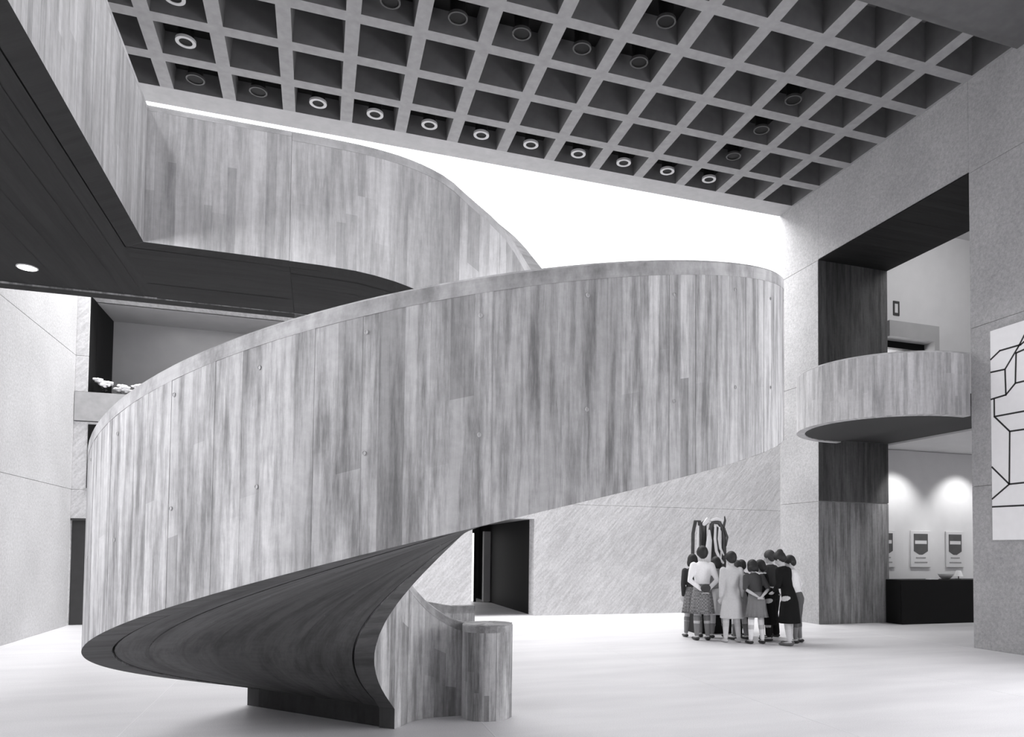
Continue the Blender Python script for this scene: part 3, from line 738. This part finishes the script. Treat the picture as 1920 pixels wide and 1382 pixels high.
# ================================================================== GALLERY ROOM: posters, desk
def poster(x0, x1, label):
    o = thing('poster', label, 'poster', ((x0+x1)/2, GY, 1.66), 0, 'posters on the white gallery wall'); W = (x1-x0)/2
    bx('backing_board', -W, -.035, -.43, W, -.003, .43, plain('poster_paper', .66, .7, .02, 10), o, .004)
    f = bx('printed_panel', -W*.72, -.039, -.05, W*.72, -.034, .36, plain('poster_ink', .09, .7, .15, 6), o)
    bm = bmesh.new(); a = [Vector(p) for p in ((-W*.72, -.039, -.05), (W*.72, -.039, -.05), (W*.18, -.039, -.13), (-W*.18, -.039, -.13))]
    loft(bm, [a, [p+Vector((0, .005, 0)) for p in a]]); bmesh.ops.recalc_face_normals(bm, faces=bm.faces); obj('printed_panel', bm, bpy.data.materials['poster_ink'], o)
    bx('pale_band', -W*.60, -.041, .12, W*.60, -.0385, .20, bpy.data.materials['poster_paper'], o)
    mt = plain('poster_grey_ink', .30, .7, .1, 9)
    bx('grey_bar', -W*.5, -.039, -.22, W*.5, -.034, -.19, mt, o); bx('grey_bar', -W*.66, -.039, -.33, W*.66, -.034, -.30, mt, o)
poster(16.72, 17.30, 'pale poster with dark block, middle one on the white gallery wall')
poster(17.78, 18.33, 'pale poster with dark block, rightmost one above the dark desk')
poster(15.72, 16.26, 'pale poster half hidden behind the concrete reveal, leftmost of three')
desk = thing('reception_desk', 'dark box-shaped reception desk in the gallery room at the right', 'desk', (16.9, -1.36, 0))
def dpart(n, *a): return bx(n, *a, MDARK, desk, .006)
dpart('front_panel', -1.28, -.01, .0, 1.6, .03, .97)
dpart('side_panel', -1.28, .04, .0, -1.23, .65, .97); dpart('side_panel', 1.55, .04, .0, 1.6, .65, .97)
dpart('desk_top', -1.22, .04, .93, 1.54, .65, .97)
rnd2 = random.Random(3)
def small(n, l_, x, fn):
    o = thing(n, l_, n.replace('_', ' '), (x, -1.10, .971)); fn(o)
MPAP = plain('paper', .85, .7, .03, 20)
def leaflets(o): 
    for k in range(4): bx('leaflet', -.11+.01*k, -.08, .005*k, .10+.01*k, .08, .005*k+.004, MPAP, o)
def bowl(o):
    bm = bmesh.new(); rings = [[Vector((r_*math.cos(i*.3927), r_*math.sin(i*.3927), z)) for i in range(16)] for r_, z in ((.07, 0), (.13, .05), (.17, .13), (.155, .13), (.11, .06), (.03, .02))]
    loft(bm, rings); obj('bowl_body', bm, MGREYW, o, True)
def lampb(o):
    bm = bmesh.new(); cyl(bm, (0, 0, 0), .07, .015); tube(bm, [(0, 0, .01), (0, 0, .10)], [.012, .012]); obj('base', bm, MDARKD, o)
    bm = bmesh.new(); cyl(bm, (0, 0, .07), .10, .13, 20, .05); obj('shade', bm, MPAP, o)
small('leaflet_stack', 'small stack of pale leaflets at the middle of the dark desk', 16.72, leaflets)
small('bowl', 'grey bowl standing on the dark desk', 17.12, bowl)
small('desk_lamp', 'small white lamp on the right part of the dark desk', 17.50, lampb)
# exit plate on the upper gallery wall
sg = thing('wall_plate', 'small dark square plate high on the upper gallery wall', 'sign', (16.36, GY, 7.34))
ringb = bmesh.new()
for a in ((-.09, -.17, -.05, .17), (.05, -.17, .09, .17), (-.05, .11, .05, .17), (-.05, -.17, .05, -.11)): box(ringb, a[0], -.02, a[1], a[2], 0, a[3])
obj('dark_border', ringb, MDARKD, sg); bx('pale_centre', -.05, -.012, -.11, .05, -.002, .11, MWHITE, sg)
# gallery lamps (wall washers low, unseen soft fill added high)
def spot(name, loc, tgt, power, ang=80, blend=.6, rad=.05):
    l = bpy.data.lights.new(name, 'SPOT'); l.energy = power; l.spot_size = R(ang); l.spot_blend = blend; l.shadow_soft_size = rad
    o = bpy.data.objects.new(name, l); COL.objects.link(o); o.location = loc
    o.rotation_euler = (Vector(tgt)-Vector(loc)).to_track_quat('-Z', 'Y').to_euler(); return o
for i, x in enumerate((16.2, 18.15, 20.1)):
    spot('wall_washer_light', (x, GY-1.0, 3.85), (x, GY, 2.0), 120, 84, .75)
area('upper_gallery_fill', (16.4, -3.6, 9.0), (R(38), 0, 0), 2.2, 2.2, 110)  # unseen area light placed to brighten the upper gallery wall
area('lower_gallery_light', (19.5, -5.0, 3.9), (0, 0, 0), 3.0, 3.0, 60)
area('back_gallery_light', (2.2, 3.7, 6.5), (0, 0, 0), 4.0, .8, 9)

# ================================================================== SCULPTURE behind the visitors
sc_ = thing('sculpture', 'tall sculpture of looping dark and bright polished forms on a dark plinth', 'sculpture', (10.72, -1.60, 0), R(-8)); sc_.scale = (1.03, 1.03, 1.03)
MBRZ = plain('dark_bronze', .07, .45, .2, 8, metallic=.3); MPOL = plain('bright_polished_metal', .85, .35, .05, 8)
bx('plinth', -.34, -.30, 0, .34, .30, .78, MDARK, sc_, .01)
def sweep(name, pts, rad, mat, flat=.45):
    bm = bmesh.new(); tube(bm, pts, rad, 12, flat, Vector((0, 1, 0))); return obj(name, bm, mat, sc_, True)
sweep('dark_loop', [(-.27, 0, .80), (-.31, .02, 1.3), (-.31, 0, 1.85), (-.27, -.02, 2.08), (-.20, -.04, 2.08), (-.16, 0, 1.8), (-.19, 0, 1.3), (-.21, 0, .80)], [.035]*8, MBRZ)
sweep('pale_rib', [(-.235, -.05, .9), (-.235, -.06, 1.5), (-.225, -.06, 1.98)], [.022, .03, .015], MPOL)
sweep('dark_fin', [(-.08, .06, .79), (-.10, .07, 1.5), (-.09, .08, 2.02), (0, .08, 2.08)], [.08, .09, .08, .05], MBRZ)
sweep('bright_blade', [(-.10, -.10, .95), (-.07, -.12, 1.35), (-.03, -.11, 1.72), (-.02, -.08, 1.90)], [.065, .07, .055, .02], MPOL)
sweep('bright_head', [(-.10, -.04, 2.03), (-.04, -.06, 2.10), (.01, -.03, 2.07)], [.04, .055, .035], MPOL)
sweep('dark_loop', [(.06, 0, .80), (.02, 0, 1.3), (.02, -.01, 1.8), (.06, -.02, 2.06), (.20, -.02, 2.06), (.30, 0, 1.9), (.31, 0, 1.4), (.27, 0, .80)], [.05, .055, .055, .05, .045, .045, .05, .05], MBRZ)
sweep('bright_top_bar', [(.04, -.05, 2.10), (.14, -.05, 2.125), (.25, -.05, 2.10)], [.022, .028, .022], MPOL)
sweep('bright_curl', [(.10, -.09, 1.98), (.085, -.10, 1.75), (.11, -.11, 1.52), (.19, -.11, 1.36), (.25, -.10, 1.30)], [.022, .028, .03, .028, .02], MPOL)
sweep('bright_curl', [(.18, -.09, 1.96), (.165, -.10, 1.75), (.19, -.11, 1.57), (.26, -.10, 1.45)], [.018, .024, .024, .014], MPOL)
sweep('dark_mass', [(.15, .06, .79), (.15, .07, 1.3), (.17, .07, 1.9)], [.10, .12, .09], MBRZ)
sweep('dark_spike', [(.29, 0, 1.95), (.33, 0, 2.10), (.32, 0, 2.17)], [.03, .022, .012], MBRZ)
sweep('dark_hook', [(.30, -.03, 1.95), (.36, -.04, 1.78), (.335, -.04, 1.62)], [.02, .022, .012], MBRZ)

# ================================================================== PEOPLE
DG = bpy.context.evaluated_depsgraph_get
def remeshed(name, bm, mat, parent, voxel, smooth_it=3, cut=None):
    """union overlapping closed forms into one continuous surface"""
    me = bpy.data.meshes.new(name); bmesh.ops.recalc_face_normals(bm, faces=bm.faces); bm.to_mesh(me); bm.free()
    o = bpy.data.objects.new(name, me); COL.objects.link(o)
    m_ = o.modifiers.new('r', 'REMESH'); m_.mode = 'VOXEL'; m_.voxel_size = voxel
    if smooth_it: q = o.modifiers.new('s', 'SMOOTH'); q.iterations = smooth_it; q.factor = .5
    dg = bpy.context.evaluated_depsgraph_get(); dg.update()
    nm = bpy.data.meshes.new_from_object(o.evaluated_get(dg)); bpy.data.objects.remove(o); bpy.data.meshes.remove(me)
    nm.name = name; nm.materials.clear(); nm.materials.append(mat)
    for p in nm.polygons: p.use_smooth = True
    return link(bpy.data.objects.new(name, nm), parent)
def cloth(name, v, plaid=False):
    if name in bpy.data.materials: return bpy.data.materials[name]
    m = plain(name, v, .9, .05, 40, spec=.1)
    if plaid:
        t = m.node_tree; b = t.nodes['Principled BSDF']; tc = nn(t, 'ShaderNodeTexCoord'); ck = nn(t, 'ShaderNodeTexChecker'); ck.inputs['Scale'].default_value = 34
        ck.inputs[1].default_value = grey(v*.75); ck.inputs[2].default_value = grey(v*1.3); t.links.new(tc.outputs['Object'], ck.inputs['Vector']); t.links.new(ck.outputs[0], b.inputs['Base Color'])
    return m
MSKIN = plain('skin', .52, .6, .03, 12); MHAIR = plain('dark_hair', .018, .6, .3, 60); MHAIRB = plain('brown_hair', .05, .6, .3, 60)
MSHOE = plain('dark_shoes', .03, .5, .1, 20); MSHOEL = plain('pale_shoes', .5, .6, .05, 20); MEYE = plain('eye_white', .8, .3, 0); MPUP = plain('dark_iris', .02, .3, 0)
def person(label, x, y, face, H, lean=0, arms=('down', 'down'), hair='short', hairmat=None, top=None, sleeves='long', bottom=None, hem=.30,
           socks=None, shoes=None, stance=.05, twist=0, headtilt=8, coat=None, flare=.13, step=0.0, extra=None, headturn=0):
    root = thing('person', label, 'person', (x, y, 0), face-math.pi/2)
    hairmat = hairmat or MHAIR; shoes = shoes or MSHOE; h = H
    hip_z = .50*h; L = R(-lean)
    RX_ = Matrix.Rotation(L, 3, 'X'); hipc = Vector((0, 0, hip_z))
    def U(v): return hipc+RX_ @ (Vector(v)-hipc)          # upper body leans about the hips
    def up(x_, y_, z_): return U((x_*h, y_*h, z_*h))
    bm = bmesh.new()
    # torso and neck
    rg = []
    for z_, rx, ry, oy in ((.455, .060, .052, 0), (.50, .088, .066, -.005), (.56, .084, .060, 0), (.62, .070, .050, .004), (.70, .084, .056, .004), (.76, .094, .058, 0), (.80, .086, .050, -.004), (.825, .050, .036, -.004), (.85, .030, .030, 0), (.89, .028, .030, .006)):
        rg.append([up(rx*math.cos(a), oy+ry*math.sin(a), z_) for a in [2*math.pi*i/18 for i in range(18)]])
    loft(bm, rg)
    # head: cranium, jaw, nose, ears
    hc = up(0, .010, .925); hr = .060*h
    HR = RX_ @ Matrix.Rotation(R(-headtilt), 3, 'X') @ Matrix.Rotation(R(headturn), 3, 'Z')
    def hd(x_, y_, z_): return hc+HR @ Vector((x_*h, y_*h, z_*h))
    ball(bm, hd(0, -.006, .008), hr*.88, hr*1.06, hr*1.10, 16, 12, HR)
    ball(bm, hd(0, .020, -.030), hr*.62, hr*.62, hr*.72, 12, 8, HR)
    ball(bm, hd(0, .062, -.012), .008*h, .010*h, .016*h, 8, 6, HR)
    ball(bm, hd(0, .052, -.040), .016*h, .008*h, .006*h, 8, 6, HR)
    for s in (-1, 1): ball(bm, hd(s*.054, -.004, -.008), .006*h, .013*h, .019*h, 8, 6, HR)
    # legs
    feet = []
    for s in (-1, 1):
        fy = s*step*h
        A = Vector((s*.048*h, 0, .49*h)); K = Vector((s*(.045*h+stance*.5*h), .012*h+fy*.5, .275*h)); F = Vector((s*(.040+stance)*h, fy-.005*h, .045*h))
        tube(bm, [A, A.lerp(K, .5), K, K.lerp(F, .35), F.lerp(K, .12), F], [.058*h, .050*h, .035*h, .036*h, .021*h, .020*h], 12)
        tube(bm, [F+Vector((0, -.018*h, -.022*h)), F+Vector((s*.006*h, .045*h, -.026*h)), F+Vector((s*.010*h, .095*h, -.031*h))], [.022*h, .021*h, .014*h], 10)
        feet.append((K, F, s, A))
    # arms
    arm = []
    for s, pose in ((-1, arms[0]), (1, arms[1])):
        S = up(s*.098, -.004, .795)
        if pose == 'down': E_, W = up(s*.125, -.012, .635), up(s*.118, .025, .50)
        elif pose == 'back': E_, W = up(s*.150, -.045, .640), up(s*.035, -.095, .545)
        elif pose == 'hip': E_, W = up(s*.215, -.050, .665), up(s*.105, -.01, .565)
        elif pose == 'front': E_, W = up(s*.130, .020, .640), up(s*.030, .115, .640)
        elif pose == 'reach': E_, W = up(s*.160, .060, .68), up(s*.150, .170, .72)
        else: E_, W = up(s*.135, .02, .65), up(s*.09, .11, .60)
        tube(bm, [S, S.lerp(E_, .5), E_, E_.lerp(W, .4), W], [.031*h, .027*h, .021*h, .021*h, .014*h], 10)
        dv = (W-E_).normalized(); sd = Vector((0, 0, 1)).cross(dv); sd = sd.normalized() if sd.length > .05 else Vector((0, 1, 0))
        nrm = dv.cross(sd)
        tube(bm, [W, W+dv*.030*h, W+dv*.048*h], [.014*h, .020*h, .018*h], 10, .55, nrm)
        for k, (o_, l_) in enumerate(((-.018, .030), (-.006, .038), (.006, .036), (.018, .027))):     # four fingers, curled
            b0 = W+dv*.050*h+sd*o_*h; b1 = b0+dv*l_*.55*h+sd*o_*.15*h+nrm*.003*h; b2 = b1+dv*l_*.5*h+nrm*.014*h
            tube(bm, [b0, b1, b2], [.0056*h, .0054*h, .0045*h], 6)
        th0 = W+dv*.018*h-sd*s*.016*h; tube(bm, [th0, th0+dv*.020*h-sd*s*.014*h, th0+dv*.036*h-sd*s*.014*h+nrm*.006*h], [.0066*h, .006*h, .005*h], 6)
        arm.append((S, E_, W))
    remeshed('body', bm, MSKIN, root, .0085, 1)
    bm = bmesh.new()
    for s in (-1, 1): ball(bm, hd(s*.022, .050, .004), .0085*h, .006*h, .0055*h, 8, 6, HR)
    obj('eyes', bm, MEYE, root, True)
    # hair
    bm = bmesh.new()
    ball(bm, hd(0, -.012, .022), hr*1.00, hr*1.12, hr*1.08, 16, 10, HR)
    ball(bm, hd(0, -.030, .000), hr*.92, hr*.80, hr*.98, 14, 9, HR)
    for s in (-1, 1): ball(bm, hd(s*.044, -.012, .012), hr*.34, hr*.62, hr*.66, 10, 7, HR)
    if hair == 'bob':
        ball(bm, hd(0, -.034, -.038), hr*.98, hr*.66, hr*.80, 14, 9, HR)
        for s in (-1, 1): ball(bm, hd(s*.050, -.006, -.030), hr*.34, hr*.55, hr*.80, 10, 7, HR)
    if hair == 'long':
        ball(bm, hd(0, -.040, -.065), hr*.95, hr*.55, hr*1.25, 14, 9, HR)
        for s in (-1, 1): ball(bm, hd(s*.048, -.006, -.045), hr*.34, hr*.50, hr*1.0, 10, 7, HR)
    if hair == 'updo': ball(bm, hd(0, -.045, .060), hr*.62, hr*.60, hr*.55, 12, 8, HR)
    remeshed('hair', bm, hairmat, root, .011, 2)
    # clothes
    def rings(spec, n=40, pleat=0, kp=14):
        out = []
        for z_, rx, ry, oy, upb in spec:
            r_ = []
            for i in range(n):
                a = 2*math.pi*i/n; pk = 1+pleat*math.cos(kp*a)*max(0, (.56-z_)/.2) if z_ < .56 else 1
                p = (rx*pk*math.cos(a), oy+ry*pk*math.sin(a), z_)
                r_.append(up(*p) if upb else Vector((p[0]*h, p[1]*h, p[2]*h)))
            out.append(r_)
        return out
    if coat or top:
        mt = coat or top; bm = bmesh.new(); lo = hem if coat else .475
        sp = [(.49, .096, .076, 0, True), (.56, .092, .068, 0, True), (.62, .082, .060, .002, True), (.70, .094, .064, .002, True), (.77, .104, .066, 0, True), (.805, .094, .056, -.004, True), (.832, .052, .042, -.004, True), (.842, .038, .036, 0, True)]
        if coat: sp = [(lo, .135, .112, 0, False), (lo+.06, .130, .106, 0, False), (.45, .112, .090, 0, False)]+sp
        loft(bm, rings(sp, 24))
        if sleeves:
            for S, E_, W in arm:
                e2 = E_.lerp(W, .93) if sleeves == 'long' else (E_.lerp(W, .05) if sleeves == 'half' else S.lerp(E_, .5))
                P = [S, S.lerp(E_, .5), E_, e2] if sleeves != 'short' else [S, e2]
                tube(bm, P, [.040*h, .036*h, .030*h, .023*h] if sleeves != 'short' else [.041*h, .037*h], 12)
        remeshed('coat' if coat else 'shirt', bm, mt, root, .012, 2)
    if bottom and bottom[0] == 'skirt':
        bm = bmesh.new(); zs = [(.60, .084, .062), (.55, .094, .074), (.49, .104, .084), (.42, .112, .094), ((.42+hem)/2, .5*(.112+flare), .5*(.094+flare*.85)), (hem, flare, flare*.85)]
        sp = [(z_, rx, ry, 0, z_ >= .49) for z_, rx, ry in zs]
        rgs = rings(sp, 56, .07, 14); loft(bm, rgs, cap=False)
        o = obj('skirt', bm, bottom[1], root, True); q = o.modifiers.new('t', 'SOLIDIFY'); q.thickness = .006
    if bottom and bottom[0] == 'trousers':
        bm = bmesh.new(); loft(bm, rings([(.44, .075, .07, 0, False), (.50, .100, .078, 0, True), (.56, .094, .068, 0, True), (.595, .084, .062, 0, True)], 24))
        for K, F, s, A in feet:
            e2 = K.lerp(F, bottom[2]); tube(bm, [A, A.lerp(K, .5), K, e2], [.068*h, .060*h, .048*h, .042*h], 14)
        remeshed('trousers', bm, bottom[1], root, .012, 2)
    if socks:
        bm = bmesh.new()
        for K, F, s, A in feet: tube(bm, [K.lerp(F, socks[1]), K.lerp(F, .6), F.lerp(K, .08)], [.0385*h, .031*h, .025*h], 12)
        obj('socks', bm, socks[0], root, True)
    for K, F, s, A in feet:
        bm = bmesh.new(); b = F+Vector((0, 0, -.024*h))
        tube(bm, [b+Vector((0, -.020*h, 0)), b+Vector((s*.006*h, .045*h, -.004*h)), b+Vector((s*.011*h, .098*h, -.005*h))], [.026*h, .025*h, .018*h], 12, .75, Vector((0, 0, 1)))
        zmin = min(v.co.z for v in bm.verts)
        for v in bm.verts: v.co.z = max(.001, v.co.z-zmin*0)
        obj('shoe', bm, shoes, root, True)
    if extra: extra(root, h, up, arm)
    return root
WHITE = cloth('white_blouse', .85); PALE = cloth('pale_coat', .55); PALE2 = cloth('pale_skirt', .66); GREY = cloth('grey_skirt', .20); DGREY = cloth('dark_sweater', .075); BLACK = cloth('black_coat', .012)
PLAID = cloth('plaid_skirt', .20, True); MIDG = cloth('grey_blouse', .30); NAVY = cloth('dark_jacket', .05); SOCK = cloth('white_socks', .85); DSOCK = cloth('grey_stockings', .22); TRS = cloth('grey_trousers', .12)
def face_to(x, y, tx=10.6, ty=-1.9): return math.atan2(ty-y, tx-x)
def held_bag(root, h, up, arm):
    bm = bmesh.new(); ball(bm, up(0, -.125, .56), .055*h, .030*h, .045*h, 12, 8); obj('held_bundle', bm, cloth('dark_bundle', .06), root, True)
def handbag(root, h, up, arm):
    bm = bmesh.new(); n = 20
    A = [[up((r_*math.cos(2*math.pi*i/n)), r_*.72*math.sin(2*math.pi*i/n), z) for i in range(n)] for r_, z in ((.036, .850), (.066, .822), (.068, .832), (.038, .858))]
    loft(bm, A+[A[0]], cap=False); bmesh.ops.recalc_face_normals(bm, faces=bm.faces); obj('collar', bm, bpy.data.materials['white_blouse'], root, True)
    bm = bmesh.new(); c = up(-.12, .09, .54); box(bm, c.x-.10, c.y-.04, c.z-.08, c.x+.10, c.y+.04, c.z+.06, 0, .02)
    obj('handbag', bm, cloth('grey_handbag', .22), root)
person('person in dark jacket at far left of the group, mostly hidden behind the white blouse', 10.04, -2.25, R(75), 1.50, hair='bob', top=NAVY, bottom=('skirt', PLAID), socks=(DSOCK, .2), arms=('down', 'down'), hem=.29, lean=6)
person('tallest girl seen from behind in long white blouse and plaid skirt, hands clasped behind', 9.95, -2.74, R(78), 1.64, hair='short', top=WHITE, bottom=('skirt', PLAID), hem=.285, socks=(DSOCK, .12), arms=('back', 'back'), extra=held_bag, headtilt=2, stance=.02, flare=.125)
person('dark-haired girl in grey top and pale skirt between white blouse and pale coat', 10.42, -2.50, R(85), 1.46, hair='bob', top=MIDG, bottom=('skirt', PALE2), hem=.29, socks=(DSOCK, .5), lean=10, headtilt=16, flare=.14, arms=('down', 'down'))
person('person seen from behind in knee-length pale coat with short dark hair', 10.30, -3.15, R(80), 1.55, hair='short', coat=PALE, hem=.265, socks=(cloth('pale_stockings', .6), .02), shoes=MSHOEL, arms=('down', 'down'), lean=3, stance=.035)
person('child in pale blouse and pale skirt, just right of the pale coat', 10.64, -2.86, R(95), 1.40, hair='short', hairmat=MHAIRB, top=cloth('pale_blouse', .6), bottom=('skirt', PALE), hem=.30, socks=(DSOCK, .4), lean=8, arms=('down', 'forward'), headtilt=14)
person('girl in dark sweater and grey pleated skirt with tall white socks, hands behind', 10.60, -3.44, R(83), 1.43, hair='bob', top=DGREY, bottom=('skirt', GREY), hem=.315, socks=(SOCK, -.02), arms=('back', 'back'), lean=14, headtilt=18, sleeves='half', stance=.035)
person('child in dark dress with white collar, turned left beside the black coat', 11.06, -3.10, R(150), 1.42, hair='bob', coat=BLACK, hem=.20, socks=(cloth('black_stockings', .015), .0), lean=12, arms=('front', 'front'), extra=handbag, headtilt=14,
       )
person('woman in long black coat bending forward, pale stockings, right of the group', 11.03, -3.76, R(118), 1.58, hair='updo', coat=BLACK, hem=.235, socks=(cloth('pale_stockings', .6), -.02), shoes=cloth('grey_shoes', .15), lean=14, arms=('forward', 'front'), headtilt=20, stance=.03, step=.03)
person('boy in white shirt and dark trousers with elbow out, rightmost of the group', 11.36, -3.52, R(140), 1.50, hair='short', top=WHITE, sleeves='long', bottom=('trousers', TRS, .35), socks=(DSOCK, .4), arms=('forward', 'hip'), lean=10, headtilt=16, stance=.03, step=-.02)
person('tall dark-haired person behind the black coat, partly hidden', 11.40, -2.72, R(120), 1.58, hair='short', hairmat=MHAIRB, top=NAVY, bottom=('trousers', BLACK, .95), lean=4, arms=('down', 'down'))
person('short dark-haired child at the middle of the group, facing the sculpture', 10.98, -2.42, R(110), 1.40, hair='short', top=NAVY, bottom=('trousers', BLACK, .95), lean=4, arms=('down', 'down'))
